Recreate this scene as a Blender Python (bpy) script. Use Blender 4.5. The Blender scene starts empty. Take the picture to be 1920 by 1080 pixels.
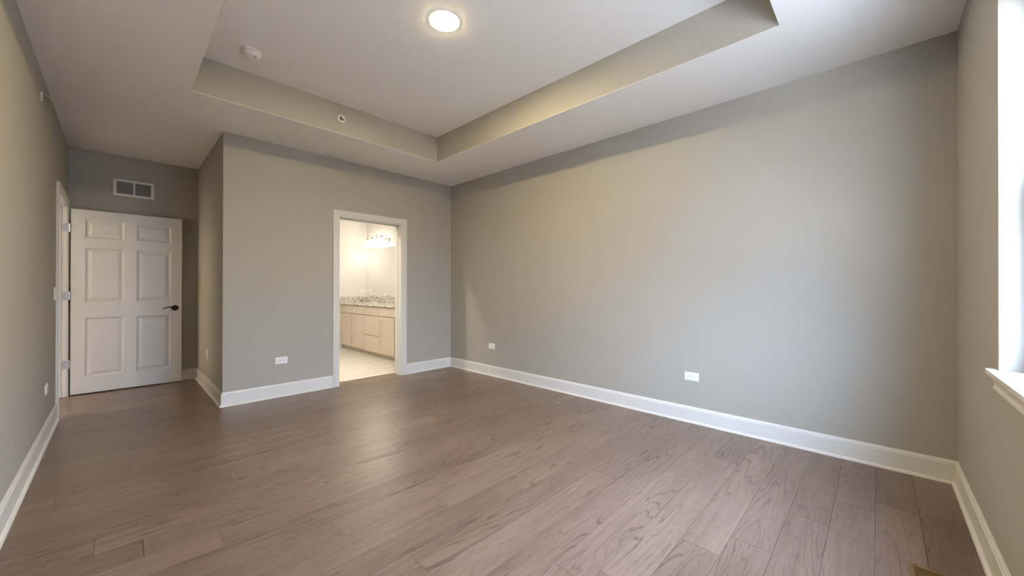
import bpy, bmesh, math, random
from mathutils import Matrix, Vector

random.seed(7)
sc = bpy.context.scene
COL = sc.collection
PI = math.pi

# ------------------------------------------------------------------ camera
F_PX = 711.4278
YAW, PITCH, ROLL = 0.8030, 0.0029, 0.0014
cam_d = bpy.data.cameras.new('camera')
cam = bpy.data.objects.new('camera', cam_d)
COL.objects.link(cam)
cam_d.sensor_fit = 'HORIZONTAL'
cam_d.sensor_width = 36.0
cam_d.lens = F_PX * 36.0 / 1920.0
cam_d.clip_start = 0.02
cam_d.clip_end = 200
s_, c_ = math.sin(YAW), math.cos(YAW)
fw = Vector((s_ * math.cos(PITCH), c_ * math.cos(PITCH), math.sin(PITCH)))
rt = Vector((c_, -s_, 0))
up = rt.cross(fw)
rt2 = rt * math.cos(ROLL) + up * math.sin(ROLL)
up2 = up * math.cos(ROLL) - rt * math.sin(ROLL)
m4 = Matrix.Identity(4)
for i in range(3):
    m4[i][0], m4[i][1], m4[i][2] = rt2[i], up2[i], -fw[i]
m4[0][3], m4[1][3], m4[2][3] = -3.5176, -4.6928, 1.1754
cam.matrix_world = m4
sc.camera = cam

# ------------------------------------------------------------------ view, sky, key lights
sc.view_settings.view_transform = 'Standard'
sc.view_settings.look = 'None'
sc.view_settings.gamma = 1.0
sc.view_settings.use_curve_mapping = False
sc.view_settings.exposure = 0.13

SKY_STRENGTH = 40.0
SKY_COLOR = (0.56, 0.762, 1.13)
LAMP_STRENGTH = 600.0           # ceiling light diffuser
LAMP_COLOR = (1.0, 0.80, 0.42)
SHADE_STRENGTH = 11.5           # vanity light glass shades
BATH_W, HALL_W = 42.0, 120.0

world = bpy.data.worlds.new('world')
sc.world = world
world.use_nodes = True
bg = world.node_tree.nodes['Background']
bg.inputs['Color'].default_value = (*SKY_COLOR, 1)
# overcast sky: brightest overhead, darker towards the horizon
_nt = world.node_tree
_tc = _nt.nodes.new('ShaderNodeTexCoord')
_sx = _nt.nodes.new('ShaderNodeSeparateXYZ')
_cl = _nt.nodes.new('ShaderNodeClamp')
_pw = _nt.nodes.new('ShaderNodeMath')
_pw.operation = 'POWER'
_pw.inputs[1].default_value = 1.0
_mr = _nt.nodes.new('ShaderNodeMath')
_mr.operation = 'MULTIPLY_ADD'
_mr.inputs[1].default_value = 1.22 * SKY_STRENGTH
_mr.inputs[2].default_value = 0.46 * SKY_STRENGTH
_nt.links.new(_tc.outputs['Generated'], _sx.inputs[0])
_nt.links.new(_sx.outputs['Z'], _cl.inputs['Value'])
_nt.links.new(_cl.outputs['Result'], _pw.inputs[0])
_nt.links.new(_pw.outputs[0], _mr.inputs[0])
_nt.links.new(_mr.outputs[0], bg.inputs['Strength'])


def lamp(name, kind, loc, watts, color, size=0.2, rot=(0, 0, 0)):
    d = bpy.data.lights.new(name, kind)
    d.energy = watts
    d.color = color
    if kind == 'AREA':
        d.shape = 'DISK'
        d.size = size
    elif kind == 'POINT':
        d.shadow_soft_size = size
    o = bpy.data.objects.new(name, d)
    o.location = loc
    o.rotation_euler = rot
    COL.objects.link(o)
    return o


# ------------------------------------------------------------------ room numbers
H = 2.743              # main ceiling
TH = 3.045             # tray ceiling
L = 5.038              # window wall at y = -L
W = 3.912              # left wall at x = -W
WB = 2.80              # left end of the back wall
D = 1.745              # alcove depth
WT = 0.15              # back wall thickness
TX0, TX1, TY0, TY1 = -3.124, -0.797, -4.271, -0.7795
BX, BY = 0.09, 3.04    # bathroom right wall and far wall
BXL = -2.65            # bathroom left wall
BD0, BD1, BDT = -1.662, -0.844, 2.046     # bath opening between jambs
LD0, LD1, LDT = 0.705, 1.636, 2.060       # left doorway between jambs
WX0, WX1, WZ0, WZ1 = -2.35, -1.083, 0.852, 2.37   # window opening
HX = -5.75             # hallway far wall

lamp('bathroom_ceiling_lamp', 'AREA', (-2.27, 0.61, H - 0.04), BATH_W, (1.0, 0.91, 0.77), 0.15)
lamp('bathroom_vanity_lamp', 'POINT', (-0.03, 0.87, 2.05), BATH_W * 0.12, (1.0, 0.88, 0.70), 0.08)
lamp('sun', 'SUN', (0, 8, 12), 195.0, (1.0, 0.91, 0.82), rot=(math.radians(-28), math.radians(6), 0)).data.angle = 0.02
lamp('hall_lamp', 'AREA', (-5.15, 0.87, 2.42), HALL_W, (1.0, 0.86, 0.68), 0.16, (0, math.radians(55), 0))


# ------------------------------------------------------------------ materials
def new_mat(name):
    m = bpy.data.materials.new(name)
    m.use_nodes = True
    nt = m.node_tree
    return m, nt, nt.nodes['Principled BSDF']


def N(nt, kind, **kw):
    n = nt.nodes.new(kind)
    for k, v in kw.items():
        setattr(n, k, v)
    return n


def lk(nt, a, b):
    nt.links.new(a, b)


def plain(name, color, rough=0.5, metal=0.0, spec=0.5, bump=0.0, bscale=200.0, var=0.0):
    m, nt, b = new_mat(name)
    b.inputs['Base Color'].default_value = (*color, 1)
    b.inputs['Roughness'].default_value = rough
    b.inputs['Metallic'].default_value = metal
    b.inputs['Specular IOR Level'].default_value = spec
    tc = N(nt, 'ShaderNodeTexCoord')
    if var > 0:
        n2 = N(nt, 'ShaderNodeTexNoise')
        n2.inputs['Scale'].default_value = 3.0
        n2.inputs['Detail'].default_value = 3.0
        lk(nt, tc.outputs['Object'], n2.inputs['Vector'])
        mx = N(nt, 'ShaderNodeMix', data_type='RGBA')
        mx.inputs['A'].default_value = (*[c * (1 - var) for c in color], 1)
        mx.inputs['B'].default_value = (*[min(1, c * (1 + var)) for c in color], 1)
        lk(nt, n2.outputs['Fac'], mx.inputs['Factor'])
        lk(nt, mx.outputs['Result'], b.inputs['Base Color'])
    if bump > 0:
        n = N(nt, 'ShaderNodeTexNoise')
        n.inputs['Scale'].default_value = bscale
        n.inputs['Detail'].default_value = 2.0
        lk(nt, tc.outputs['Object'], n.inputs['Vector'])
        bp = N(nt, 'ShaderNodeBump')
        bp.inputs['Strength'].default_value = bump
        bp.inputs['Distance'].default_value = 0.002
        lk(nt, n.outputs['Fac'], bp.inputs['Height'])
        lk(nt, bp.outputs['Normal'], b.inputs['Normal'])
    return m


def emit(name, color, strength, body=(0.9, 0.9, 0.88)):
    m, nt, b = new_mat(name)
    b.inputs['Base Color'].default_value = (*body, 1)
    b.inputs['Roughness'].default_value = 0.4
    b.inputs['Emission Color'].default_value = (*color, 1)
    b.inputs['Emission Strength'].default_value = strength
    return m


WALL = plain('greige_wall_paint', (0.418, 0.393, 0.343), 0.75, spec=0.25, bump=0.10, bscale=130, var=0.012)
CEIL = plain('white_ceiling_paint', (0.905, 0.895, 0.875), 0.9, spec=0.15, bump=0.12, bscale=110)
TRIM = plain('white_trim_paint', (0.71, 0.69, 0.65), 0.35, spec=0.45)
DOORP = plain('white_door_paint', (0.62, 0.615, 0.60), 0.42, spec=0.4, bump=0.03, bscale=90)
BATHW = plain('ivory_bathroom_paint', (0.74, 0.71, 0.66), 0.75, spec=0.25, bump=0.08, bscale=130)
PLATE = plain('white_plastic', (0.86, 0.86, 0.86), 0.3)
DARK = plain('dark_slot', (0.02, 0.02, 0.02), 0.7)
DARKVENT = plain('dark_duct', (0.035, 0.033, 0.03), 0.8)
BRONZE = plain('dark_bronze', (0.045, 0.032, 0.025), 0.28, metal=0.9)
STEEL = plain('satin_hinge_steel', (0.50, 0.51, 0.54), 0.38, metal=0.85)
NICKEL = plain('brushed_nickel', (0.50, 0.44, 0.35), 0.33, metal=0.9)
CHROME = plain('polished_chrome', (0.90, 0.90, 0.90), 0.07, metal=1.0)
CAB = plain('taupe_cabinet_paint', (0.60, 0.52, 0.425), 0.42, var=0.02)
CABSHADE = plain('cabinet_body_gap_shade', (0.42, 0.35, 0.27), 0.5)  # body darker than its fronts: gap shade put into the colour
CERAMIC = plain('white_ceramic', (0.86, 0.86, 0.85), 0.12)
VINYL = plain('white_window_vinyl', (0.84, 0.85, 0.86), 0.35)
VENTP = plain('white_vent_enamel', (0.74, 0.73, 0.71), 0.4)
REG = plain('bronze_brown_register', (0.20, 0.115, 0.048), 0.38, metal=0.25)
SUB = plain('dark_plank_gap', (0.022, 0.014, 0.010), 0.8)
GROUND = plain('pale_ground_outside', (0.60, 0.595, 0.57), 0.9, var=0.1)
LAMP_M = emit('frosted_lamp_diffuser', LAMP_COLOR, LAMP_STRENGTH)
SHADE_M = emit('lit_white_glass_shade', (1.0, 0.94, 0.84), SHADE_STRENGTH)


def mirror_mat():
    m, nt, b = new_mat('mirror_silver')
    b.inputs['Base Color'].default_value = (0.90, 0.91, 0.90, 1)
    b.inputs['Metallic'].default_value = 1.0
    b.inputs['Roughness'].default_value = 0.015
    return m


def glass_mat():
    m = bpy.data.materials.new('window_glass')
    m.use_nodes = True
    nt = m.node_tree
    nt.nodes.clear()
    out = N(nt, 'ShaderNodeOutputMaterial')
    t = N(nt, 'ShaderNodeBsdfTransparent')
    g = N(nt, 'ShaderNodeBsdfGlossy')
    g.inputs['Roughness'].default_value = 0.02
    lw_ = N(nt, 'ShaderNodeLayerWeight')
    lw_.inputs['Blend'].default_value = 0.5
    pw = N(nt, 'ShaderNodeMath', operation='POWER')
    pw.inputs[1].default_value = 5.0
    lk(nt, lw_.outputs['Facing'], pw.inputs[0])
    fr = N(nt, 'ShaderNodeMath', operation='MULTIPLY_ADD')
    fr.inputs[1].default_value = 0.70
    fr.inputs[2].default_value = 0.04
    lk(nt, pw.outputs[0], fr.inputs[0])
    mx = N(nt, 'ShaderNodeMixShader')
    lk(nt, fr.outputs[0], mx.inputs[0])
    lk(nt, t.outputs[0], mx.inputs[1])
    lk(nt, g.outputs[0], mx.inputs[2])
    lk(nt, mx.outputs[0], out.inputs['Surface'])
    return m


def wood_mat():
    m, nt, b = new_mat('brown_hickory_planks')
    tc = N(nt, 'ShaderNodeTexCoord')
    at = N(nt, 'ShaderNodeAttribute', attribute_name='plank_rand')
    sepc = N(nt, 'ShaderNodeSeparateColor')
    lk(nt, at.outputs['Color'], sepc.inputs['Color'])
    # every plank gets its own cut of the grain
    off = N(nt, 'ShaderNodeVectorMath', operation='SCALE')
    off.inputs['Scale'].default_value = 43.0
    lk(nt, at.outputs['Vector'], off.inputs[0])
    add = N(nt, 'ShaderNodeVectorMath', operation='ADD')
    lk(nt, tc.outputs['Object'], add.inputs[0])
    lk(nt, off.outputs['Vector'], add.inputs[1])

    def mapped(sx, sy):
        mp = N(nt, 'ShaderNodeMapping')
        mp.inputs['Scale'].default_value = (sx, sy, 1)
        lk(nt, add.outputs['Vector'], mp.inputs['Vector'])
        return mp.outputs['Vector']

    def math2(op, a, bval=None, c=None, clamp=False):
        n = N(nt, 'ShaderNodeMath', operation=op, use_clamp=clamp)
        for i, v in enumerate((a, bval, c)):
            if v is None:
                continue
            if isinstance(v, (int, float)):
                n.inputs[i].default_value = v
            else:
                lk(nt, v, n.inputs[i])
        return n.outputs[0]

    def maprange(v, a, b_, c, d):
        n = N(nt, 'ShaderNodeMapRange', clamp=True)
        n.inputs['From Min'].default_value = a
        n.inputs['From Max'].default_value = b_
        n.inputs['To Min'].default_value = c
        n.inputs['To Max'].default_value = d
        lk(nt, v, n.inputs['Value'])
        return n.outputs['Result']

    # cathedral figure: contour lines of a stretched noise field
    fld = N(nt, 'ShaderNodeTexNoise')
    fld.inputs['Scale'].default_value = 1.0
    fld.inputs['Detail'].default_value = 2.2
    fld.inputs['Roughness'].default_value = 0.45
    fld.inputs['Distortion'].default_value = 0.15
    lk(nt, mapped(0.75, 5.6), fld.inputs['Vector'])
    rings = math2('FRACT', math2('MULTIPLY', fld.outputs['Fac'], 15.0))
    tri = math2('ABSOLUTE', math2('SUBTRACT', rings, 0.5))          # 0 at a line
    line = maprange(tri, 0.0, 0.13, 1.0, 0.0)
    # where the figure shows at all
    msk = N(nt, 'ShaderNodeTexNoise')
    msk.inputs['Scale'].default_value = 1.0
    msk.inputs['Detail'].default_value = 2.0
    lk(nt, mapped(1.4, 4.0), msk.inputs['Vector'])
    mask = maprange(msk.outputs['Fac'], 0.40, 0.62, 0.10, 1.0)
    fig = math2('MULTIPLY', line, mask)
    # long fibre streaks and short pores
    st = N(nt, 'ShaderNodeTexNoise')
    st.inputs['Scale'].default_value = 1.0
    st.inputs['Detail'].default_value = 5.0
    st.inputs['Roughness'].default_value = 0.62
    lk(nt, mapped(2.4, 34.0), st.inputs['Vector'])
    po = N(nt, 'ShaderNodeTexNoise')
    po.inputs['Scale'].default_value = 1.0
    po.inputs['Detail'].default_value = 3.0
    lk(nt, mapped(16.0, 190.0), po.inputs['Vector'])
    pores = maprange(po.outputs['Fac'], 0.56, 0.72, 0.0, 1.0)
    # knots: rare dark spots
    kn = N(nt, 'ShaderNodeTexVoronoi', voronoi_dimensions='2D')
    kn.inputs['Scale'].default_value = 1.0
    lk(nt, mapped(1.5, 3.3), kn.inputs['Vector'])
    kd = maprange(kn.outputs['Distance'], 0.0, 0.055, 1.0, 0.0)
    ksep = N(nt, 'ShaderNodeSeparateColor')
    lk(nt, kn.outputs['Color'], ksep.inputs['Color'])
    knot = math2('MULTIPLY', kd, maprange(ksep.outputs['Red'], 0.76, 0.82, 0.0, 1.0))
    # broad cloudy tone
    cl = N(nt, 'ShaderNodeTexNoise')
    cl.inputs['Scale'].default_value = 1.0
    cl.inputs['Detail'].default_value = 3.0
    lk(nt, mapped(1.8, 6.5), cl.inputs['Vector'])

    ramp = N(nt, 'ShaderNodeValToRGB')
    e = ramp.color_ramp.elements
    e[0].position, e[0].color = 0.25, (0.104, 0.062, 0.042, 1)
    e[1].position, e[1].color = 0.78, (0.262, 0.178, 0.132, 1)
    mid = ramp.color_ramp.elements.new(0.52)
    mid.color = (0.174, 0.115, 0.083, 1)
    v = math2('ADD', math2('MULTIPLY', st.outputs['Fac'], 0.55), math2('MULTIPLY', cl.outputs['Fac'], 0.42))
    v = math2('ADD', v, math2('MULTIPLY', math2('SUBTRACT', sepc.outputs['Red'], 0.5), 0.17))
    lk(nt, v, ramp.inputs['Fac'])
    dk = math2('ADD', math2('MULTIPLY', fig, 0.42), math2('MULTIPLY', pores, 0.30))
    dk = math2('ADD', dk, math2('MULTIPLY', knot, 0.62), clamp=True)
    mx = N(nt, 'ShaderNodeMix', data_type='RGBA')
    lk(nt, dk, mx.inputs['Factor'])
    lk(nt, ramp.outputs['Color'], mx.inputs['A'])
    mx.inputs['B'].default_value = (0.046, 0.026, 0.017, 1)
    lk(nt, mx.outputs['Result'], b.inputs['Base Color'])
    rg = math2('ADD', math2('MULTIPLY', st.outputs['Fac'], 0.08), 0.27)
    lk(nt, rg, b.inputs['Roughness'])
    spc = math2('ADD', math2('MULTIPLY', fig, -0.62), math2('MULTIPLY', pores, -0.45))
    spc = math2('ADD', spc, 0.92, clamp=True)
    lk(nt, spc, b.inputs['Specular IOR Level'])
    # scraped, wire-brushed relief
    und = N(nt, 'ShaderNodeTexNoise')
    und.inputs['Scale'].default_value = 1.0
    und.inputs['Detail'].default_value = 1.0
    lk(nt, mapped(5.0, 16.0), und.inputs['Vector'])
    hgt = math2('MULTIPLY', pores, -0.30)
    hgt = math2('ADD', hgt, math2('MULTIPLY', st.outputs['Fac'], 0.30))
    hgt = math2('ADD', hgt, math2('MULTIPLY', und.outputs['Fac'], 0.9))
    bp = N(nt, 'ShaderNodeBump')
    bp.inputs['Strength'].default_value = 0.5
    bp.inputs['Distance'].default_value = 0.0016
    lk(nt, hgt, bp.inputs['Height'])
    lk(nt, bp.outputs['Normal'], b.inputs['Normal'])
    return m


def marble_mat():
    m, nt, b = new_mat('white_marble_tile')
    tc = N(nt, 'ShaderNodeTexCoord')
    mp = N(nt, 'ShaderNodeMapping')
    mp.inputs['Rotation'].default_value = (0, 0, math.radians(-62))
    mp.inputs['Scale'].default_value = (1.0, 4.5, 1)
    lk(nt, tc.outputs['Object'], mp.inputs['Vector'])
    n = N(nt, 'ShaderNodeTexNoise')
    n.inputs['Scale'].default_value = 1.5
    n.inputs['Detail'].default_value = 5.0
    n.inputs['Distortion'].default_value = 0.6
    lk(nt, mp.outputs['Vector'], n.inputs['Vector'])
    sub = N(nt, 'ShaderNodeMath', operation='SUBTRACT')
    sub.inputs[1].default_value = 0.56
    lk(nt, n.outputs['Fac'], sub.inputs[0])
    ab = N(nt, 'ShaderNodeMath', operation='ABSOLUTE')
    lk(nt, sub.outputs[0], ab.inputs[0])
    rp = N(nt, 'ShaderNodeValToRGB')
    rp.color_ramp.elements[0].position = 0.0
    rp.color_ramp.elements[0].color = (0.36, 0.29, 0.22, 1)
    rp.color_ramp.elements[1].position = 0.014
    rp.color_ramp.elements[1].color = (0.78, 0.745, 0.68, 1)
    lk(nt, ab.outputs[0], rp.inputs['Fac'])
    br = N(nt, 'ShaderNodeTexBrick')
    br.inputs['Scale'].default_value = 1.0
    br.inputs['Brick Width'].default_value = 0.61
    br.inputs['Row Height'].default_value = 0.305
    br.inputs['Mortar Size'].default_value = 0.0018
    br.inputs['Color1'].default_value = (1, 1, 1, 1)
    br.inputs['Color2'].default_value = (0.97, 0.97, 0.97, 1)
    br.inputs['Mortar'].default_value = (0.78, 0.76, 0.72, 1)
    lk(nt, tc.outputs['Object'], br.inputs['Vector'])
    mx = N(nt, 'ShaderNodeMix', data_type='RGBA', blend_type='MULTIPLY')
    mx.inputs['Factor'].default_value = 1.0
    lk(nt, rp.outputs['Color'], mx.inputs['A'])
    lk(nt, br.outputs['Color'], mx.inputs['B'])
    lk(nt, mx.outputs['Result'], b.inputs['Base Color'])
    b.inputs['Roughness'].default_value = 0.28
    return m


def granite_mat():
    m, nt, b = new_mat('speckled_granite')
    tc = N(nt, 'ShaderNodeTexCoord')
    nz = N(nt, 'ShaderNodeTexNoise')
    nz.inputs['Scale'].default_value = 30
    lk(nt, tc.outputs['Object'], nz.inputs['Vector'])
    ad = N(nt, 'ShaderNodeMix', data_type='RGBA', blend_type='LINEAR_LIGHT')
    ad.inputs['Factor'].default_value = 0.02
    lk(nt, tc.outputs['Object'], ad.inputs['A'])
    lk(nt, nz.outputs['Color'], ad.inputs['B'])
    vo = N(nt, 'ShaderNodeTexVoronoi')
    vo.inputs['Scale'].default_value = 72
    lk(nt, ad.outputs['Result'], vo.inputs['Vector'])
    sp = N(nt, 'ShaderNodeSeparateColor')
    lk(nt, vo.outputs['Color'], sp.inputs['Color'])
    big = N(nt, 'ShaderNodeTexNoise')
    big.inputs['Scale'].default_value = 9
    big.inputs['Detail'].default_value = 3
    lk(nt, tc.outputs['Object'], big.inputs['Vector'])
    mm = N(nt, 'ShaderNodeMath', operation='MULTIPLY_ADD')
    mm.inputs[1].default_value = 0.62
    mm.inputs[2].default_value = -0.12
    lk(nt, sp.outputs['Red'], mm.inputs[0])
    a2 = N(nt, 'ShaderNodeMath', operation='ADD')
    lk(nt, mm.outputs[0], a2.inputs[0])
    lk(nt, big.outputs['Fac'], a2.inputs[1])
    rp = N(nt, 'ShaderNodeValToRGB')
    rp.color_ramp.interpolation = 'CONSTANT'
    els = rp.color_ramp.elements
    els[0].position, els[0].color = 0.0, (0.10, 0.075, 0.06, 1)
    els[1].position, els[1].color = 0.40, (0.36, 0.28, 0.21, 1)
    for p, c in ((0.46, (0.60, 0.49, 0.38)), (0.54, (0.76, 0.73, 0.67)), (0.76, (0.62, 0.60, 0.57)),
                 (0.84, (0.78, 0.76, 0.72)), (0.93, (0.20, 0.17, 0.15))):
        x = els.new(p)
        x.color = (*c, 1)
    lk(nt, a2.outputs[0], rp.inputs['Fac'])
    lk(nt, rp.outputs['Color'], b.inputs['Base Color'])
    b.inputs['Roughness'].default_value = 0.16
    return m


MIRROR, GLASS, WOOD, MARBLE, GRANITE = mirror_mat(), glass_mat(), wood_mat(), marble_mat(), granite_mat()


# ------------------------------------------------------------------ mesh helpers
class MB:
    """Collects shapes into one mesh."""

    def __init__(self):
        self.bm = bmesh.new()

    def box(self, x0, x1, y0, y1, z0, z1, bevel=0.0, seg=2):
        if x1 < x0: x0, x1 = x1, x0
        if y1 < y0: y0, y1 = y1, y0
        if z1 < z0: z0, z1 = z1, z0
        bm = self.bm
        vs = [bm.verts.new((x, y, z)) for x in (x0, x1) for y in (y0, y1) for z in (z0, z1)]
        fs = [bm.faces.new([vs[i] for i in q]) for q in
              ((0, 1, 3, 2), (4, 6, 7, 5), (0, 4, 5, 1), (2, 3, 7, 6), (0, 2, 6, 4), (1, 5, 7, 3))]
        if bevel > 0:
            es = list({e for f in fs for e in f.edges})
            bmesh.ops.bevel(bm, geom=es, offset=bevel, segments=seg, profile=0.5, affect='EDGES')
        return self

    def quad(self, a, b, c, d):
        self.bm.faces.new([self.bm.verts.new(p) for p in (a, b, c, d)])
        return self

    def rings(self, ring_list, cap0=True, cap1=True, closed=True):
        bm = self.bm
        R = [[bm.verts.new(p) for p in r] for r in ring_list]
        n = len(R[0])
        for a, b in zip(R, R[1:]):
            for i in range(n if closed else n - 1):
                j = (i + 1) % n
                bm.faces.new((a[i], a[j], b[j], b[i]))
        if cap0: bm.faces.new(list(reversed(R[0])))
        if cap1: bm.faces.new(R[-1])
        return self

    def lathe(self, prof, origin=(0, 0, 0), axis=(0, 0, 1), n=32, sx=1.0, sy=1.0, cap0=True, cap1=True):
        """prof: (radius, height along axis)"""
        ax = Vector(axis).normalized()
        q = Vector((0, 0, 1)).rotation_difference(ax)
        o = Vector(origin)
        rl = []
        for r, h in prof:
            rl.append([o + q @ Vector((max(r, 1e-5) * sx * math.cos(2 * PI * k / n),
                                       max(r, 1e-5) * sy * math.sin(2 * PI * k / n), h)) for k in range(n)])
        return self.rings(rl, cap0, cap1)

    def tube(self, pts, rad, n=12):
        pts = [Vector(p) for p in pts]
        rads = rad if isinstance(rad, (list, tuple)) else [rad] * len(pts)
        rl = []
        prev = None
        for i, p in enumerate(pts):
            t = (pts[min(i + 1, len(pts) - 1)] - pts[max(i - 1, 0)]).normalized()
            if prev is None:
                u = t.orthogonal().normalized()
            else:
                u = (prev - t * prev.dot(t)).normalized()
            prev = u
            w = t.cross(u)
            rl.append([p + (u * math.cos(2 * PI * k / n) + w * math.sin(2 * PI * k / n)) * rads[i] for k in range(n)])
        return self.rings(rl)

    def xform(self, M):
        bmesh.ops.transform(self.bm, matrix=M, verts=self.bm.verts)
        return self

    def build(self, name, mat, parent=None, loc=(0, 0, 0), smooth=False, wn=False):
        """Shapes are given in the parent's space (or the world's)."""
        bmesh.ops.recalc_face_normals(self.bm, faces=self.bm.faces)
        if loc != (0, 0, 0):
            bmesh.ops.translate(self.bm, vec=-Vector(loc), verts=self.bm.verts)
        me = bpy.data.meshes.new(name)
        self.bm.to_mesh(me)
        self.bm.free()
        me.materials.append(mat)
        if smooth:
            for p in me.polygons:
                p.use_smooth = True
            try:
                me.set_sharp_from_angle(angle=math.radians(38))
            except Exception:
                pass
        o = bpy.data.objects.new(name, me)
        COL.objects.link(o)
        o.location = loc
        if parent is not None:
            o.parent = parent
        return o


def empty(name, label, cat, loc=(0, 0, 0), rz=0.0, group=None):
    o = bpy.data.objects.new(name, None)
    o.empty_display_size = 0.1
    COL.objects.link(o)
    o.location = loc
    o.rotation_euler = (0, 0, rz)
    o['label'] = label
    o['category'] = cat
    if group:
        o['group'] = group
    return o


def struct(o, label=None, cat=None):
    o['kind'] = 'structure'
    if label: o['label'] = label
    if cat: o['category'] = cat
    return o


# ------------------------------------------------------------------ floor: individual planks in one mesh
def build_floor():
    Y0, PW = -4.516, 0.16480
    known = {-2: [-0.602], -1: [-0.742], 0: [-1.06], 1: [-1.492], 2: [-1.672], 3: [-0.63], 4: [-2.216, -0.779],
             5: [-1.172], 6: [-1.37], 7: [-2.622, -1.141], 8: [-1.861], 9: [-2.274], 10: [-2.763], 11: [-2.97, -1.487],
             12: [-3.18, -1.682], 13: [-3.438, -1.917], 14: [-3.592, -2.083], 15: [-2.677], 16: [-3.018, -1.512],
             17: [-3.318, -1.848], 18: [-3.759, -2.24], 19: [-3.012, -1.515], 20: [-3.464], 21: [-2.457],
             22: [-2.604], 23: [-3.661, -2.19], 25: [-3.607], 27: [-3.472]}
    bm = bmesh.new()
    lay = bm.loops.layers.float_color.new('plank_rand')
    g = 0.0007

    def plank(x0, x1, y0, y1, col):
        if x1 - x0 < 0.004 or y1 - y0 < 0.004:
            return
        z0, z1 = -0.012, 0.0
        c = 0.0003      # eased edge
        b = [bm.verts.new(p) for p in ((x0, y0, z0), (x1, y0, z0), (x1, y1, z0), (x0, y1, z0))]
        m = [bm.verts.new(p) for p in ((x0, y0, z1 - c), (x1, y0, z1 - c), (x1, y1, z1 - c), (x0, y1, z1 - c))]
        t = [bm.verts.new(p) for p in ((x0 + c, y0 + c, z1), (x1 - c, y0 + c, z1), (x1 - c, y1 - c, z1), (x0 + c, y1 - c, z1))]
        fs = [bm.faces.new(t)]
        for i in range(4):
            j = (i + 1) % 4
            fs.append(bm.faces.new((b[i], b[j], m[j], m[i])))
            fs.append(bm.faces.new((m[i], m[j], t[j], t[i])))
        for f in fs:
            for lp in f.loops:
                lp[lay] = col

    def region(xa, xb, ya, yb):
        k0 = math.floor((ya - Y0) / PW)
        k1 = math.ceil((yb - Y0) / PW)
        for k in range(k0, k1):
            r = random.Random(1000 + k)
            y0, y1 = Y0 + k * PW, Y0 + (k + 1) * PW
            js = sorted(known.get(k, [-2.0 + r.uniform(-0.7, 0.7)]))
            x = js[0]
            while x > -6.2:
                x -= 1.5 + r.uniform(-0.05, 0.05)
                js.insert(0, x)
            x = js[-1]
            while x < 0.5:
                x += 1.5 + r.uniform(-0.05, 0.05)
                js.append(x)
            for i, (a, b_) in enumerate(zip(js, js[1:])):
                rr = random.Random(k * 53 + i * 7 + 11)
                col = (rr.random(), rr.random(), rr.random(), 1)
                plank(max(a + g, xa), min(b_ - g, xb), max(y0 + g, ya), min(y1 - g, yb), col)

    region(-W - 0.12, 0.0, -L, 0.0)            # bedroom
    region(-W - 0.12, -WB, 0.0, D)             # alcove
    region(BD0 - 0.02, BD1 + 0.02, 0.0, 0.195)  # bath threshold
    region(HX, -W - 0.12, 0.0, D + 0.3)        # hallway
    bmesh.ops.recalc_face_normals(bm, faces=bm.faces)
    me = bpy.data.meshes.new('floor')
    bm.to_mesh(me)
    bm.free()
    me.materials.append(WOOD)
    o = bpy.data.objects.new('floor', me)
    COL.objects.link(o)
    struct(o)
    sub = MB()
    sub.box(HX - 0.2, 0.25, -L - 0.2, BY + 0.2, -0.10, -0.0105)
    s = sub.build('subfloor', SUB, o)
    return o


build_floor()
struct(MB().box(BXL, BX, 0.195, BY, -0.0104, 0.0).build('floor_bathroom', MARBLE))

# ------------------------------------------------------------------ walls
T = 0.14
# right wall
struct(MB().box(0, T, -L - 0.2, 0.0, 0, TH + 0.1).build('wall_right', WALL))
# back wall with bathroom opening
jt = 0.019
bk = MB()
a0, a1 = BD0 - jt, BD1 + jt
bk.box(-WB, a0, 0, WT, 0, H)
bk.box(a1, T, 0, WT, 0, H)
bk.box(a0, a1, 0, WT, BDT + jt, H)
struct(bk.build('wall_back', WALL))
# return wall and alcove end wall
struct(MB().box(-WB, -WB + 0.12, WT, D + 0.12, 0, H).build('wall_alcove_right', WALL))
struct(MB().box(-W - 0.12, -WB, D, D + 0.12, 0, H).build('wall_alcove_back', WALL))
# left wall with door opening
b0, b1 = LD0 - jt, LD1 + jt
lw = MB()
lw.box(-W - 0.12, -W, -L - 0.2, b0, 0, H)
lw.box(-W - 0.12, -W, b1, D, 0, H)
lw.box(-W - 0.12, -W, b0, b1, LDT + jt, H)
struct(lw.build('wall_left', WALL))
# window wall
fwl = MB()
fwl.box(-W, WX0, -L - 0.122, -L, 0, H)
fwl.box(WX1, 0, -L - 0.122, -L, 0, H)
fwl.box(WX0, WX1, -L - 0.122, -L, 0, WZ0 - 0.02)
fwl.box(WX0, WX1, -L - 0.122, -L, WZ1, H)
struct(fwl.build('wall_front', WALL))
# bathroom shell
struct(MB().box(BX, BX + 0.12, WT, BY + 0.12, 0, H).build('wall_bathroom_right', BATHW))
struct(MB().box(BXL, BX, BY, BY + 0.12, 0, H).build('wall_bathroom_back', BATHW))
struct(MB().box(-WB + 0.12, BXL, WT, BY + 0.12, 0, H).build('wall_bathroom_left', BATHW))
bf = MB()
bf.box(BXL, a0 - 0.08, WT, WT + 0.004, 0, H)
bf.box(a1 + 0.08, BX, WT, WT + 0.004, 0, H)
bf.box(a0 - 0.08, a1 + 0.08, WT, WT + 0.004, BDT + jt + 0.08, H)
struct(bf.build('wall_bathroom_front', BATHW))
struct(MB().box(BXL, BX + 0.12, WT, BY + 0.12, H, H + 0.1).build('ceiling_bathroom', CEIL))
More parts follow.
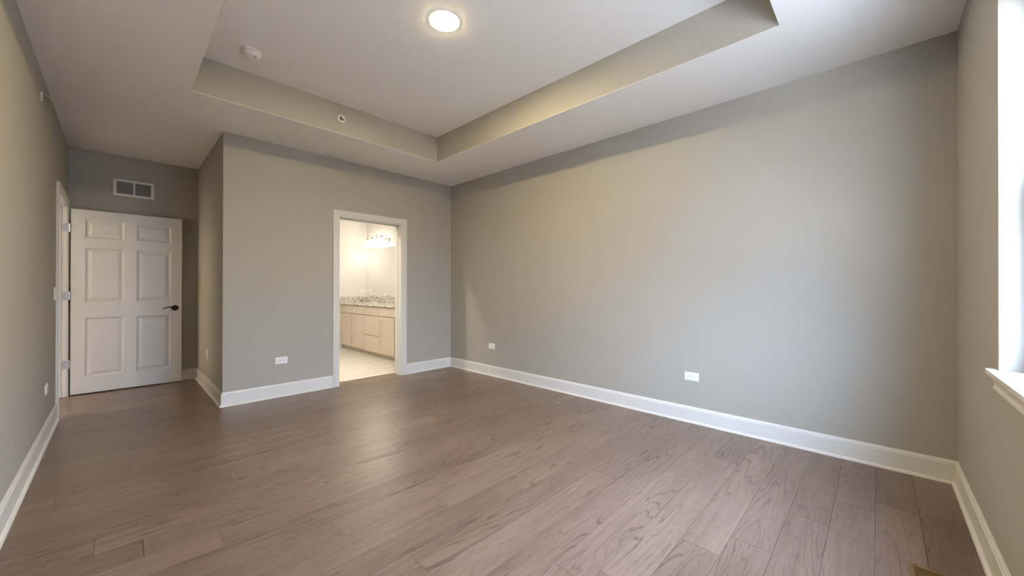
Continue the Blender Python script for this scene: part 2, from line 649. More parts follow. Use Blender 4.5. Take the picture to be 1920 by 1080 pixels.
# hallway shell
struct(MB().box(HX - 0.1, HX, -0.1, D + 0.4, 0, H).build('wall_hall_left', WALL))
struct(MB().box(HX, -W - 0.12, -0.1, 0.0, 0, H).build('wall_hall_front', WALL))
struct(MB().box(HX, -W - 0.12, D + 0.3, D + 0.4, 0, H).build('wall_hall_back', WALL))
struct(MB().box(HX, -W - 0.12, -0.1, D + 0.4, H, H + 0.1).build('ceiling_hall', CEIL))

# ceiling with its recessed tray
ce = MB()
zt = TH + 0.1
ce.box(-W - 0.12, TX0, -L - 0.18, WT, H, zt)
ce.box(TX1, 0.0, -L - 0.18, WT, H, zt)
ce.box(TX0, TX1, -L - 0.18, TY0, H, zt)
ce.box(TX0, TX1, TY1, WT, H, zt)
ce.box(TX0, TX1, TY0, TY1, TH, zt)
ce.box(-W - 0.12, -WB + 0.12, WT, D + 0.12, H, H + 0.1)
struct(ce.build('ceiling', CEIL))
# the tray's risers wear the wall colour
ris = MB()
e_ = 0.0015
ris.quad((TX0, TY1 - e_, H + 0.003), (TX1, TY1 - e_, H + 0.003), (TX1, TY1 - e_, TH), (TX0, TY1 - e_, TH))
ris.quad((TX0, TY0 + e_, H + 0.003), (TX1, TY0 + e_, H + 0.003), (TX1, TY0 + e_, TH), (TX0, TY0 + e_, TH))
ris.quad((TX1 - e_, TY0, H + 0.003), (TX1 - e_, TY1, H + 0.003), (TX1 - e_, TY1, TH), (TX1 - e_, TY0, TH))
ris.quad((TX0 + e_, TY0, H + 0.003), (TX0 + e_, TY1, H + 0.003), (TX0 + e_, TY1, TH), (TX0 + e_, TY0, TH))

# ------------------------------------------------------------------ baseboards
BASE = [(0, 0), (0.028, 0), (0.028, 0.005), (0.025, 0.012), (0.019, 0.017), (0.0135, 0.0185), (0.0135, 0.116),
        (0.0105, 0.119), (0.0105, 0.124), (0.0085, 0.130), (0.0045, 0.135), (0.0035, 0.140), (0, 0.140)]


def baseboard(mb, p0, p1, n, m0, m1):
    p0, p1, n = Vector((*p0, 0)), Vector((*p1, 0)), Vector((*n, 0))
    t = (p1 - p0).normalized()
    r0 = [p0 + n * d + t * (m0 * d) + Vector((0, 0, z)) for d, z in BASE]
    r1 = [p1 + n * d - t * (m1 * d) + Vector((0, 0, z)) for d, z in BASE]
    mb.rings([r0, r1])


CW = 0.076      # casing width
RV = 0.006      # reveal
for nm, runs in {
    'baseboard_right': [((0, -L), (0, 0), (-1, 0), 1, 1)],
    'baseboard_back': [((BD1 + RV + CW, 0), (0, 0), (0, -1), 0, 1), ((-WB, 0), (BD0 - RV - CW, 0), (0, -1), -1, 0)],
    'baseboard_alcove_right': [((-WB, 0), (-WB, D), (-1, 0), -1, 1)],
    'baseboard_alcove_back': [((-W, D), (-WB, D), (0, -1), 1, 1)],
    'baseboard_left': [((-W, -L), (-W, LD0 - RV - CW), (1, 0), 1, 0)],
    'baseboard_front': [((-W, -L), (0, -L), (0, 1), 1, 1)],
}.items():
    mb = MB()
    for r in runs:
        baseboard(mb, *r)
    struct(mb.build(nm, TRIM))

# ------------------------------------------------------------------ door casings and jambs
CAS = [(0, 0), (0, 0.009), (0.004, 0.011), (0.016, 0.011), (0.019, 0.0135), (0.030, 0.0145), (0.046, 0.0155),
       (0.050, 0.0185), (0.056, 0.0195), (0.062, 0.0185), (0.065, 0.0205), (CW - 0.003, 0.0205), (CW, 0.018), (CW, 0)]


def casing(mb, a, b, top, place):
    """place(u, z, d): u along the wall, d out of the wall"""
    A, B, TP = a - RV, b + RV, top + RV
    P = [[place(A - w, 0, d) for w, d in CAS], [place(A - w, TP + w, d) for w, d in CAS],
         [place(B + w, TP + w, d) for w, d in CAS], [place(B + w, 0, d) for w, d in CAS]]
    mb.rings(P)


# bathroom doorway
t1 = struct(bpy.data.objects.new('trim_1', None), 'cream white casing around the lit bathroom doorway', 'door trim')
COL.objects.link(t1)
mb = MB(); casing(mb, BD0, BD1, BDT, lambda u, z, d: (u, -d, z)); mb.build('casing', TRIM, t1)
mb = MB(); casing(mb, BD0, BD1, BDT, lambda u, z, d: (u, WT + 0.004 + d, z)); mb.build('casing', TRIM, t1)
mb = MB()
mb.box(BD0 - jt, BD0, 0, WT + 0.004, 0, BDT + jt)
mb.box(BD1, BD1 + jt, 0, WT + 0.004, 0, BDT + jt)
mb.box(BD0, BD1, 0, WT + 0.004, BDT, BDT + jt)
mb.build('jamb', TRIM, t1)
mb = MB()
s0, s1 = 0.070, 0.105
mb.box(BD0, BD0 + 0.011, s0, s1, 0, BDT, 0.002)
mb.box(BD1 - 0.011, BD1, s0, s1, 0, BDT, 0.002)
mb.box(BD0 + 0.011, BD1 - 0.011, s0, s1, BDT - 0.011, BDT, 0.002)
mb.build('door_stop', TRIM, t1)

# left doorway
t2 = struct(bpy.data.objects.new('trim_2', None), 'white casing and jamb of the doorway in the left wall', 'door trim')
COL.objects.link(t2)
mb = MB(); casing(mb, LD0, LD1, LDT, lambda u, z, d: (-W + d, u, z)); mb.build('casing', TRIM, t2)
mb = MB(); casing(mb, LD0, LD1, LDT, lambda u, z, d: (-W - 0.12 - d, u, z)); mb.build('casing', TRIM, t2)
mb = MB()
mb.box(-W - 0.12, -W, LD0 - jt, LD0, 0, LDT + jt)
mb.box(-W - 0.12, -W, LD1, LD1 + jt, 0, LDT + jt)
mb.box(-W - 0.12, -W, LD0, LD1, LDT, LDT + jt)
mb.build('jamb', TRIM, t2)
mb = MB()
q0, q1 = -W - 0.076, -W - 0.040
mb.box(q0, q1, LD0, LD0 + 0.011, 0, LDT, 0.002)
mb.box(q0, q1, LD1 - 0.011, LD1, 0, LDT, 0.002)
mb.box(q0, q1, LD0 + 0.011, LD1 - 0.011, LDT - 0.011, LDT, 0.002)
mb.build('door_stop', TRIM, t2)
mb = MB().box(-W - 0.034, -W - 0.0005, LD0, LD0 + 0.0018, 0.905, 0.965, 0.0006)
mb.box(-W - 0.003, -W + 0.004, LD0 - 0.001, LD0 + 0.003, 0.918, 0.952, 0.0008)
sp = mb.build('strike_plate', BRONZE, t2)
sp['label'] = 'dark bronze strike plate'


# ------------------------------------------------------------------ six-panel door, standing open
def panel_mesh(mb, x0, x1, z0, z1, yf, sgn):
    """moulded raised panel; yf = face plane, sgn -1 faces -y"""
    lv = [(0.0, 0.0), (0.003, 0.0050), (0.011, 0.0100), (0.016, 0.0115), (0.020, 0.0115), (0.047, 0.0026), (0.050, 0.0020)]
    rl = []
    for ins, dep in lv:
        y = yf - sgn * dep
        rl.append([(x0 + ins, y, z0 + ins), (x1 - ins, y, z0 + ins), (x1 - ins, y, z1 - ins), (x0 + ins, y, z1 - ins)])
    mb.rings(rl, cap0=False, cap1=True)


DX0, DX1, DYF, DYB, DZ0, DZ1 = -3.884, -2.966, 1.640, 1.675, 0.014, 2.050
door = bpy.data.objects.new('door_1', None)
COL.objects.link(door)
door.location = (DX0, DYF, 0)
struct(door, 'white six-panel door standing open against the alcove end wall', 'door')
ox, oy = DX0, DYF
px = [(-3.778, -3.476), (-3.370, -3.070)]
pz = [(0.195, 0.849), (1.025, 1.625), (1.742, 1.945)]
xs = sorted({DX0, DX1, *[v for p in px for v in p]})
zs = sorted({DZ0, DZ1, *[v for p in pz for v in p]})
mb = MB()
for yf in (DYF, DYB):
    for xa, xb in zip(xs, xs[1:]):
        for za, zb in zip(zs, zs[1:]):
            if (xa, xb) in px and (za, zb) in pz:
                continue
            mb.quad((xa - ox, yf - oy, za), (xb - ox, yf - oy, za), (xb - ox, yf - oy, zb), (xa - ox, yf - oy, zb))
for xa, xb in px:
    for za, zb in pz:
        panel_mesh(mb, xa - ox, xb - ox, za, zb, DYB - oy, 1)
w_, t_ = DX1 - DX0, DYB - DYF
mb.quad((0, 0, DZ0), (0, t_, DZ0), (0, t_, DZ1), (0, 0, DZ1))
mb.quad((w_, 0, DZ0), (w_, t_, DZ0), (w_, t_, DZ1), (w_, 0, DZ1))
mb.quad((0, 0, DZ0), (w_, 0, DZ0), (w_, t_, DZ0), (0, t_, DZ0))
mb.quad((0, 0, DZ1), (w_, 0, DZ1), (w_, t_, DZ1), (0, t_, DZ1))
bmesh.ops.remove_doubles(mb.bm, verts=mb.bm.verts, dist=1e-5)
slab = mb.build('slab', DOORP, door)
for xa, xb in px:
    for za, zb in pz:
        mb = MB()
        panel_mesh(mb, xa - ox, xb - ox, za, zb, 0, -1)
        mb.build('raised_panel', DOORP, door)
# lever handle
lx, lz = -3.031 - ox, 0.936
mb = MB()
mb.lathe([(0.033, 0), (0.0335, 0.004), (0.031, 0.008), (0.025, 0.011), (0.014, 0.013), (0.0115, 0.022), (0.011, 0.046), (0.0125, 0.052), (0.010, 0.057)],
         (lx, 0, lz), (0, -1, 0), 32)
hd = mb.build('lever_handle', BRONZE, door, smooth=True)
hd['label'] = 'dark bronze lever handle'
pts, rad = [], []
for k in range(15):
    u = k / 14
    pts.append((lx - 0.112 * u, -0.050 + 0.006 * math.sin(PI * u), lz + 0.016 * math.sin(u * 2.6) * (1 - 0.25 * u) - 0.020 * u ** 4))
    rad.append(0.0085 - 0.0035 * u)
mb = MB().tube(pts, rad, 12)
lv_ = mb.build('lever', BRONZE, hd, smooth=True)
# hinges
for hz in (1.838, 1.094, 0.348):
    mb = MB()
    mb.lathe([(0.0062, -0.047), (0.0068, -0.045), (0.0068, 0.045), (0.0062, 0.047)], (-0.005, -0.004, hz), n=14)
    hx0, hx1 = -W - 0.034 - ox, -W + 0.006 - ox + 0.012
    mb.box(hx0, hx1, LD1 - oy - 0.0022, LD1 - oy - 0.0002, hz - 0.0445, hz + 0.0445, 0.0006, 1)
    h = mb.build('hinge', STEEL, door, smooth=True)
    h['label'] = 'grey steel hinge'
    mb = MB()
    for dx, dz in ((-0.034, 0.030), (-0.045, 0.0), (-0.034, -0.030)):
        mb.lathe([(0.0038, 0), (0.0038, 0.0008)], (dx - 0.002, LD1 - oy - 0.0022, hz + dz), (0, -1, 0), 12)
    mb.build('screw', BRONZE, h)

# ------------------------------------------------------------------ window in the front wall
win = bpy.data.objects.new('window_1', None)
COL.objects.link(win)
win.location = (-1.7165, -L, WZ0)
struct(win, 'bright window at the right edge of the photo with a white sill', 'window')
wx, wy, wz = win.location
ydf = -L - 0.075            # inner face of the window frame


def wbox(mb, x0, x1, y0, y1, z0, z1, bv=0.0):
    mb.box(x0 - wx, x1 - wx, y0 - wy, y1 - wy, z0 - wz, z1 - wz, bv)


mb = MB()
wbox(mb, WX1 - 0.002, WX1 + 0.0, -L - 0.122, -L + 0.0004, WZ0, WZ1)
wbox(mb, WX0, WX0 + 0.002, -L - 0.122, -L + 0.0004, WZ0, WZ1)
wbox(mb, WX0, WX1, -L - 0.122, -L + 0.0004, WZ1 - 0.002, WZ1)
mb.build('window_return', WALL, win)
mb = MB()
x0, x1 = WX0 + 0.002, WX1 - 0.002
wbox(mb, x0, x0 + 0.030, ydf - 0.045, ydf, WZ0, WZ1 - 0.002)
wbox(mb, x1 - 0.030, x1, ydf - 0.045, ydf, WZ0, WZ1 - 0.002)
wbox(mb, x0 + 0.030, x1 - 0.030, ydf - 0.045, ydf, WZ1 - 0.032, WZ1 - 0.002)
wbox(mb, x0 + 0.030, x1 - 0.030, ydf - 0.045, ydf, WZ0, WZ0 + 0.030)
mb.build('window_frame', VINYL, win)
zm = (WZ0 + WZ1) / 2
x0, x1 = WX0 + 0.032, WX1 - 0.032
for lo in (True, False):
    z0, z1 = (WZ0 + 0.030, zm + 0.02) if lo else (zm - 0.02, WZ1 - 0.032)
    ya = ydf - 0.022 if lo else ydf - 0.044
    mb = MB()
    wbox(mb, x0, x0 + 0.035, ya, ya + 0.020, z0, z1, 0.003)
    wbox(mb, x1 - 0.035, x1, ya, ya + 0.020, z0, z1, 0.003)
    wbox(mb, x0 + 0.035, x1 - 0.035, ya, ya + 0.020, z0, z0 + 0.04, 0.003)
    wbox(mb, x0 + 0.035, x1 - 0.035, ya, ya + 0.020, z1 - 0.035, z1, 0.003)
    sh = mb.build('sash', VINYL, win)
    mb = MB()
    wbox(mb, x0 + 0.033, x1 - 0.033, ya + 0.008, ya + 0.011, z0 + 0.038, z1 - 0.033)
    mb.build('pane', GLASS, sh)
# stool with horns, and moulded apron
mb = MB()
wbox(mb, WX0 - 0.05, WX1 + 0.05, -L, -L + 0.030, WZ0 - 0.020, WZ0 + 0.002, 0.004)
wbox(mb, WX0 + 0.002, WX1 - 0.002, ydf, -L, WZ0 - 0.020, WZ0 + 0.002)
mb.build('window_sill', TRIM, win)
AP = [(0, 0), (0.012, 0), (0.013, -0.010), (0.0165, -0.0), (0.0165, 0.0)]
AP = [(0.0, -0.082), (0.007, -0.082), (0.0105, -0.078), (0.0105, -0.068), (0.0075, -0.064), (0.0075, -0.058), (0.011, -0.045),
      (0.016, -0.034), (0.019, -0.030), (0.019, -0.021), (0.0, -0.021)]
mb = MB()
r0 = [(WX0 - 0.03 - wx, d, z + 0.0) for d, z in AP]
r1 = [(WX1 + 0.03 - wx, d, z + 0.0) for d, z in AP]
mb.rings([r0, r1])
mb.build('window_apron', TRIM, win)

# ground outside the window
gr = MB().box(-40, 40, -60, -L - 0.125, -0.55, -0.4).build('ground', GROUND)
gr['kind'] = 'structure'
BLOCKER = plain('dark_light_blocker', (0.045, 0.042, 0.038), 0.9)
struct(MB().box(-16, 12, -L - 4.2, -L - 4.0, -0.4, 1.7).build('light_blocker_outside', BLOCKER))  # added unseen slab, blocks low sky and far ground bounce


# ------------------------------------------------------------------ wall plates
# local frame: plate in the XZ plane, facing -Y
def outlet(loc, rz, label, upright=False, w=0.119, h=0.0745):
    t = empty('wall_outlet', label, 'outlet', loc, rz, 'electrical outlets low on the walls')
    R = Matrix.Rotation(PI / 2, 4, 'Y') if upright else Matrix.Identity(4)
    mb = MB()
    lv = [(0.0, 0.0), (0.0, 0.0022), (0.0035, 0.0056), (0.0055, 0.0062)]
    mb.rings([[(-w / 2 + i, -d, -h / 2 + i), (w / 2 - i, -d, -h / 2 + i), (w / 2 - i, -d, h / 2 - i), (-w / 2 + i, -d, h / 2 - i)]
              for i, d in lv])
    mb.xform(R)
    mb.build('cover_plate', PLATE, t)
    for sx in (-1, 1):
        cx = sx * 0.0195
        mb = MB()
        n = 40
        rl = []
        for ins, d in ((0.0, 0.006), (0.0, 0.0078), (0.0008, 0.0084)):
            ring = []
            for k in range(n):
                a = 2 * PI * k / n
                x, z = (0.0172 - ins) * math.cos(a), (0.0172 - ins) * math.sin(a)
                x = max(-0.0145 + ins, min(0.0145 - ins, x))
                ring.append((cx + x, -d, z))
            rl.append(ring)
        mb.rings(rl)
        mb.xform(R)
        rc = mb.build('receptacle', PLATE, t)
        mb = MB()
        mb.box(cx - 0.0065, cx + 0.0015, -0.0088, -0.0083, 0.0050, 0.0072)
        mb.box(cx - 0.0050, cx + 0.0015, -0.0088, -0.0083, -0.0072, -0.0050)
        mb.lathe([(0.0026, 0), (0.0026, 0.0006)], (cx + 0.0085, -0.0082, 0), (0, -1, 0), 14)
        mb.xform(R)
        mb.build('slot', DARK, rc)
    mb = MB().lathe([(0.0026, 0), (0.0026, 0.0010), (0.0015, 0.0016)], (0, -0.006, 0), (0, -1, 0), 14)
    mb.xform(R)
    mb.build('screw', VENTP, t)
    return t


outlet((0, -3.506, 0.4035), -PI / 2, 'white outlet at the middle of the long right wall')
outlet((0, -0.918, 0.4005), -PI / 2, 'small white outlet on the right wall near the back corner')
outlet((-2.2825, 0, 0.393), 0, 'white outlet on the back wall left of the bathroom doorway')
outlet((-WB, 0.93, 0.41), -PI / 2 + 0, 'white outlet on the dim side wall of the alcove', upright=True, w=0.114, h=0.070)
outlet((-W, -0.005, 0.386), PI / 2, 'white outlet low on the left wall before the open door')
ob = outlet((0.018, BY, 1.127), 0, 'white outlet above the backsplash inside the bathroom')
del ob['group']

sw = empty('light_switch', 'white double light switch beside the left doorway casing', 'light switch', (-W, 0.535, 1.128), PI / 2)
w, h = 0.116, 0.116
mb = MB()
mb.rings([[(-w / 2 + i, -d, -h / 2 + i), (w / 2 - i, -d, -h / 2 + i), (w / 2 - i, -d, h / 2 - i), (-w / 2 + i, -d, h / 2 - i)]
          for i, d in ((0.0, 0.0), (0.0, 0.0022), (0.0035, 0.0056), (0.0055, 0.0062))])
mb.build('cover_plate', PLATE, sw)
for cx in (-0.023, 0.023):
    mb = MB()
    mb.rings([[(cx - 0.0165, -0.006, -0.033), (cx + 0.0165, -0.006, -0.033), (cx + 0.0165, -0.006, 0.033), (cx - 0.0165, -0.006, 0.033)],
              [(cx - 0.0160, -0.0075, -0.0325), (cx + 0.0160, -0.0075, -0.0325), (cx + 0.0160, -0.0105, 0.0325), (cx - 0.0160, -0.0105, 0.0325)]])
    mb.build('rocker', PLATE, sw)

# ------------------------------------------------------------------ return air grille above the door
vx, vz, vw, vh = -3.394, 2.368, 0.351, 0.194
vg = empty('air_vent_grille', 'white return air grille on the dark wall above the open door', 'vent', (vx, D, vz))
fx, fz = 0.030, 0.033
mb = MB()
mb.box(-vw / 2, -vw / 2 + fx, -0.012, 0, -vh / 2, vh / 2, 0.0015, 1)
mb.box(vw / 2 - fx, vw / 2, -0.012, 0, -vh / 2, vh / 2, 0.0015, 1)
mb.box(-vw / 2 + fx, vw / 2 - fx, -0.012, 0, vh / 2 - fz + 0.008, vh / 2, 0.0015, 1)
mb.box(-vw / 2 + fx, vw / 2 - fx, -0.012, 0, -vh / 2, -vh / 2 + fz - 0.008, 0.0015, 1)
mb.build('frame', VENTP, vg)
MB().box(-0.008, 0.008, -0.012, -0.001, -vh / 2 + fz - 0.008, vh / 2 - fz + 0.008).build('mullion', VENTP, vg)
MB().box(-vw / 2 + fx, vw / 2 - fx, -0.0012, -0.0002, -vh / 2 + fz - 0.008, vh / 2 - fz + 0.008).build('backing', DARKVENT, vg)
ns = 13
z0, z1 = -vh / 2 + fz - 0.008, vh / 2 - fz + 0.008
for k in range(ns):
    z = z0 + (k + 0.5) * (z1 - z0) / ns
    mb = MB()
    for xa, xb in ((-vw / 2 + fx, -0.008), (0.008, vw / 2 - fx)):
        mb.rings([[(x, -0.0110, z - 0.0052), (x, -0.0102, z - 0.0056), (x, -0.0020, z + 0.0012), (x, -0.0028, z + 0.0018)] for x in (xa, xb)])
    mb.build('slat', VENTP, vg)

# ------------------------------------------------------------------ ceiling light, smoke detector, sprinklers
cl = empty('ceiling_light', 'round glowing flush light in the recessed tray ceiling', 'ceiling light', (-1.946, -2.515, TH))
MB().lathe([(0.110, 0), (0.110, -0.0015), (0.107, -0.003), (0.103, -0.003), (0.103, 0)], n=64).build('trim_ring', PLATE, cl, smooth=True)
MB().lathe([(0.1028, -0.001), (0.1018, -0.0032), (0.096, -0.0050), (0.080, -0.0065), (0.045, -0.0078), (0.0, -0.0080)], n=64).build('diffuser', LAMP_M, cl, smooth=True)

sd = empty('smoke_detector', 'white round smoke detector on the tray ceiling', 'smoke detector', (-2.800, -1.135, TH))
MB().lathe([(0.068, 0), (0.068, -0.010), (0.064, -0.013)], n=48).build('base', PLATE, sd, smooth=True)
MB().lathe([(0.060, -0.012), (0.060, -0.0165)], n=48).build('seam', DARK, sd)
MB().lathe([(0.064, -0.0165), (0.064, -0.022), (0.060, -0.030), (0.048, -0.038), (0.026, -0.042), (0.0, -0.043)], n=48).build('cover', PLATE, sd, smooth=True)
bt = MB().lathe([(0.014, -0.033), (0.014, -0.0425), (0.011, -0.0440), (0, -0.0440)], (0.022, -0.022, 0), n=24).build('test_button', VENTP, sd, smooth=True)
MB().box(0.016, 0.030, -0.026, -0.020, -0.0450, -0.0438).build('indicator', DARK, bt)


def sprinkler(loc, rz, label):
    t = empty('sprinkler_head', label, 'fire sprinkler', loc, rz, 'sidewall fire sprinklers')
    MB().lathe([(0.036, 0), (0.036, 0.002), (0.032, 0.007), (0.024, 0.0085), (0.0215, 0.0085), (0.0210, 0.0035), (0.0, 0.0035)],
               axis=(0, -1, 0), n=36).build('escutcheon', PLATE, t, smooth=True)
    MB().lathe([(0.0208, 0.0036), (0.0208, 0.0040)], axis=(0, -1, 0), n=28).build('recess', DARKVENT, t)
    MB().lathe([(0.0125, 0.0040), (0.0125, 0.0052), (0.0105, 0.0055), (0.0105, 0.018), (0.006, 0.020)], axis=(0, -1, 0), n=20).build('body', STEEL, t, smooth=True)
    mb = MB()
    for sx in (-1, 1):
        mb.tube([(sx * 0.009, -0.015, 0), (sx * 0.0115, -0.024, 0), (sx * 0.010, -0.034, 0), (sx * 0.004, -0.042, 0), (0, -0.044, 0)], 0.0022, 8)
    mb.build('frame_arms', STEEL, t, smooth=True)
    MB().lathe([(0.0026, 0.018), (0.0026, 0.040)], axis=(0, -1, 0), n=12).build('bulb', BRONZE, t, smooth=True)
    mb = MB()
    mb.box(-0.013, 0.013, -0.0475, -0.0455, -0.012, 0.010, 0.0006, 1)
    mb.box(-0.014, 0.014, -0.048, -0.024, 0.0105, 0.0120, 0.0004, 1)
    mb.build('deflector', VENTP, t)
    return t


sprinkler((-1.958, TY1 - e_, 2.899), 0, 'small fire sprinkler on the far riser of the tray ceiling')
sprinkler((-W, -0.352, 2.562), PI / 2, 'small fire sprinkler high on the left wall near the ceiling')
struct(ris.build('trim_3', WALL))

# ------------------------------------------------------------------ floor register
rg = empty('floor_register', 'brown slotted floor register in the right front corner', 'floor register', (-1.30, -4.853, 0))
rl_, rw_ = 0.31, 0.137       # along x, along y
x0, x1, y0, y1 = -rl_ / 2, rl_ / 2, -rw_ / 2, rw_ / 2
mb = MB()
fr_ = 0.016
lv = [(0.0, 0.0005), (0.0005, 0.0025), (0.003, 0.0045), (fr_ - 0.002, 0.0045), (fr_, 0.0030)]
mb.rings([[(x0 + i, y0 + i, z), (x1 - i, y0 + i, z), (x1 - i, y1 - i, z), (x0 + i, y1 - i, z)] for i, z in lv], cap0=False, cap1=False)
mb.build('frame', REG, rg)
MB().box(x0 + 0.004, x1 - 0.004, y0 + 0.004, y1 - 0.004, 0.0003, 0.0008).build('backing', DARK, rg)
nb = 34
for k in range(nb):
    x = x0 + fr_ + (k + 0.5) * (rl_ - 2 * fr_) / nb
    mb = MB().box(x - 0.0021, x + 0.0021, y0 + fr_ - 0.001, y1 - fr_ + 0.001, 0.0010, 0.0034)
    mb.build('louver', REG, rg)

# ------------------------------------------------------------------ bathroom vanity
XF, XB = -0.440, BX          # carcass front and back
FT = 0.020                   # front thickness -> fronts at x = -0.46
ZK, ZT = 0.085, 0.873


def slab_front(mb, y0, y1, z0, z1):
    mb.box(XF - FT, XF, y0, y1, z0, z1, 0.0012, 1)


def shaker(mb, y0, y1, z0, z1, r=0.058):
    mb.box(XF - FT, XF, y0, y0 + r, z0, z1, 0.001, 1)
    mb.box(XF - FT, XF, y1 - r, y1, z0, z1, 0.001, 1)
    mb.box(XF - FT, XF, y0 + r, y1 - r, z0, z0 + r, 0.001, 1)
    mb.box(XF - FT, XF, y0 + r, y1 - r, z1 - r, z1, 0.001, 1)
    mb.box(XF - FT + 0.009, XF, y0 + r, y1 - r, z0 + r, z1 - r)


def cabinet(name, label, y0, y1, drawers, doors, group=None):
    yc = (y0 + y1) / 2
    t = empty(name, label, 'bathroom cabinet', (XF, yc, 0))
    M = Matrix.Translation((-XF, -yc, 0))
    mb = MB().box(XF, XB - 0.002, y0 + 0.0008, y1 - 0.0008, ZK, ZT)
    mb.xform(M); mb.build('body', CABSHADE, t)
    mb = MB().box(XF + 0.055, XB - 0.002, y0 + 0.0008, y1 - 0.0008, 0.0, ZK)
    mb.xform(M); mb.build('toe_kick', CAB, t)
    for d in drawers:
        mb = MB(); slab_front(mb, *d); mb.xform(M); mb.build('drawer_front', CAB, t)
    for d in doors:
        mb = MB(); shaker(mb, *d); mb.xform(M); mb.build('cabinet_door', CAB, t)
    return t


g = 0.005
ZD = 0.711
cabinet('sink_cabinet', 'taupe cabinet under the left part of the granite top, with two shaker doors', 1.930, 2.985,
        [(2.72 + g, 2.965, ZD + g, ZT - 0.012), (2.25 + g, 2.72 - g, ZD + g, ZT - 0.012), (1.930 + g, 2.25 - g, ZD + g, ZT - 0.012)],
        [(2.490 + g, 2.965, ZK, ZD - g), (1.930 + g, 2.470 - g, ZK, ZD - g)])
cabinet('drawer_cabinet', 'taupe cabinet of three stacked drawers between the shaker doors', 1.385, 1.930,
        [(1.385 + g, 1.930 - g, ZD + g, ZT - 0.012), (1.385 + g, 1.930 - g, 0.365 + g, ZD - g), (1.385 + g, 1.930 - g, ZK, 0.365 - g)], [])
cabinet('sink_cabinet', 'taupe shaker cabinet nearest the right jamb of the bathroom doorway', 0.340, 1.385,
        [(1.070 + g, 1.385 - g, ZD + g, ZT - 0.012), (0.600 + g, 1.070 - g, ZD + g, ZT - 0.012), (0.340 + g, 0.600 - g, ZD + g, ZT - 0.012)],
        [(0.868 + g, 1.385 - g, ZK, ZD - g), (0.340 + g, 0.848 - g, ZK, ZD - g)])
# filler at the far wall
MBF = MB().box(XF, XF + 0.02, 2.985, BY, ZK, ZT)
fl = MBF.build('cabinet_filler', CAB)
fl['label'] = 'narrow taupe filler strip between the vanity and the far bathroom wall'
fl['category'] = 'cabinet filler'

# countertop with an oval sink cut-out
CT0, CT1 = 0.8735, 0.905
CX0, CX1, CY0, CY1 = -0.490, BX - 0.001, 0.320, BY - 0.001
SX, SY, SA, SB = -0.235, 2.445, 0.165, 0.225       # sink centre, half axes (x, y)
ctop = bpy.data.objects.new('countertop', None)
COL.objects.link(ctop)
ctop.location = (CX0, 1.68, CT0)
ctop['label'] = 'speckled brown and white granite countertop along the bathroom vanity'
ctop['category'] = 'countertop'
Mc = Matrix.Translation(-Vector((CX0, 1.68, CT0)))
mb = MB()
ya, yb = SY - 0.32, SY + 0.32
mb.box(CX0, CX1, CY0, ya, CT0, CT1)
mb.box(CX0, CX1, yb, CY1, CT0, CT1)
n = 64
outer_t, inner_t = [], []
for k in range(n):
    a = 2 * PI * k / n + PI / n
    cxx, cyy = math.cos(a), math.sin(a)
    inner_t.append((SX + SA * cxx, SY + SB * cyy))
    sc_ = min(((CX1 - SX) if cxx > 0 else (SX - CX0)) / max(abs(cxx), 1e-6), 0.32 / max(abs(cyy), 1e-6))
    outer_t.append((SX + cxx * sc_, SY + cyy * sc_))
R = [[(x, y, CT0) for x, y in outer_t], [(x, y, CT1) for x, y in outer_t], [(x, y, CT1) for x, y in inner_t], [(x, y, CT0) for x, y in inner_t]]
mb.rings(R + [R[0]], cap0=False, cap1=False)
mb.xform(Mc)
mb.build('slab', GRANITE, ctop)
bs_ = MB().box(BX - 0.021, BX - 0.001, CY0, CY1 - 0.0005, CT1, 1.018, 0.0015, 1).build('backsplash', GRANITE, None, (BX, 1.68, CT1))
bs_['label'] = 'long speckled granite backsplash under the bathroom mirror'
bs_['category'] = 'backsplash'
bs_ = MB().box(CX0 + 0.004, BX - 0.0215, BY - 0.021, BY - 0.001, CT1, 1.018, 0.0015, 1).build('backsplash', GRANITE, None, (-0.2, BY, CT1))
bs_['label'] = 'short speckled granite backsplash under the outlet on the far bathroom wall'
bs_['category'] = 'backsplash'

sk = empty('sink', 'white oval basin set under the granite countertop', 'sink', (SX, SY, CT0 - 0.14))
MB().lathe([(1.06, 0.139), (1.0, 0.139), (0.97, 0.10), (0.86, 0.04), (0.60, 0.012), (0.12, 0.006)], sx=SA, sy=SB, n=48, cap0=False).build('basin', CERAMIC, sk, smooth=True)
MB().lathe([(0.022, 0.0065), (0.022, 0.009), (0.012, 0.0095)], n=20).build('drain', CHROME, sk, smooth=True)

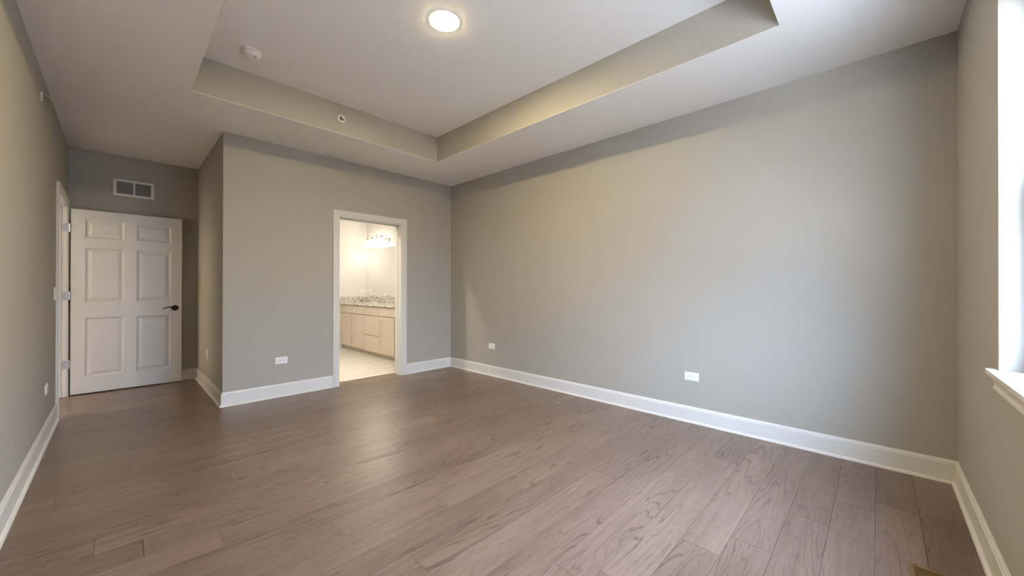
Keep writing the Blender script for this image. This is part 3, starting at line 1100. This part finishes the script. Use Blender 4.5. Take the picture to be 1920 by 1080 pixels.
fc = empty('faucet', 'chrome gooseneck faucet in front of the bathroom mirror', 'faucet', (-0.012, SY, CT1))
MB().lathe([(0.027, 0), (0.027, 0.006), (0.019, 0.014), (0.014, 0.03)], n=24).build('base', CHROME, fc, smooth=True)
pts = [(0, 0, 0.02), (0, 0, 0.10)]
for k in range(13):
    a = PI * k / 12
    pts.append((-0.055 + 0.055 * math.cos(a), 0, 0.105 + 0.055 * math.sin(a)))
pts.append((-0.110, 0, 0.085))
MB().tube(pts, 0.011, 14).build('spout', CHROME, fc, smooth=True)
for sy in (-1, 1):
    mb = MB().lathe([(0.024, 0), (0.024, 0.006), (0.015, 0.014), (0.012, 0.045), (0.016, 0.055), (0.010, 0.062)], (0, sy * 0.10, 0), n=20)
    mb.tube([(0, sy * 0.10, 0.054), (0, sy * 0.13, 0.062), (0, sy * 0.165, 0.066)], [0.007, 0.006, 0.005], 10)
    mb.build('handle', CHROME, fc, smooth=True)

mr = MB().box(BX - 0.006, BX - 0.0005, 0.34, BY - 0.004, 1.0185, 2.030, 0.001, 1)
mr = mr.build('mirror', MIRROR, None, (BX - 0.003, 1.7, 1.5))
mr['label'] = 'frameless wall mirror above the granite backsplash'
mr['category'] = 'mirror'

# vanity light: four glass shades on gooseneck arms
VY, VX, VZ = 2.44, -0.030, 2.110
vl = empty('vanity_light', 'nickel wall light with four lit white glass shades above the mirror', 'wall light', (BX, VY, VZ))
pl = MB()
hw, hh = 0.40, 0.050
ring = []
for k in range(40):
    a = 2 * PI * k / 40
    cx = hw - hh if math.cos(a) >= 0 else -(hw - hh)
    ring.append((cx + hh * math.cos(a), hh * math.sin(a)))
pl.rings([[(-d, y * s, z * (1 - (1 - s) * 4)) for y, z in ring] for d, s in ((0.0005, 1.0), (0.012, 1.0), (0.020, 0.985), (0.024, 0.96))])
pl.build('backplate', NICKEL, vl, smooth=True)
for y in (0.30, 0.10, -0.10, -0.30):
    X = VX - BX
    pts = [(-0.018, y, -0.005), (-0.032, y, 0.002), (-0.038, y, 0.03), (-0.041, y, 0.075)]
    for k in range(11):
        a = PI * k / 10
        pts.append((X + 0.039 + 0.039 * math.cos(a) , y, 0.095 + 0.039 * math.sin(a)))
    pts.append((X, y, 0.075))
    MB().tube(pts, 0.0048, 10).build('arm', NICKEL, vl, smooth=True)
    MB().lathe([(0.006, 0.086), (0.012, 0.082), (0.026, 0.062), (0.031, 0.050), (0.029, 0.044)], (X, y, 0), n=24).build('shade_holder', NICKEL, vl, smooth=True)
    MB().lathe([(0.028, 0.050), (0.036, 0.036), (0.042, 0.010), (0.048, -0.025), (0.058, -0.060), (0.072, -0.085), (0.0705, -0.086),
                (0.056, -0.060), (0.046, -0.025), (0.040, 0.010), (0.034, 0.034), (0.026, 0.047)], (X, y, 0), n=32).build('glass_shade', SHADE_M, vl, smooth=True)
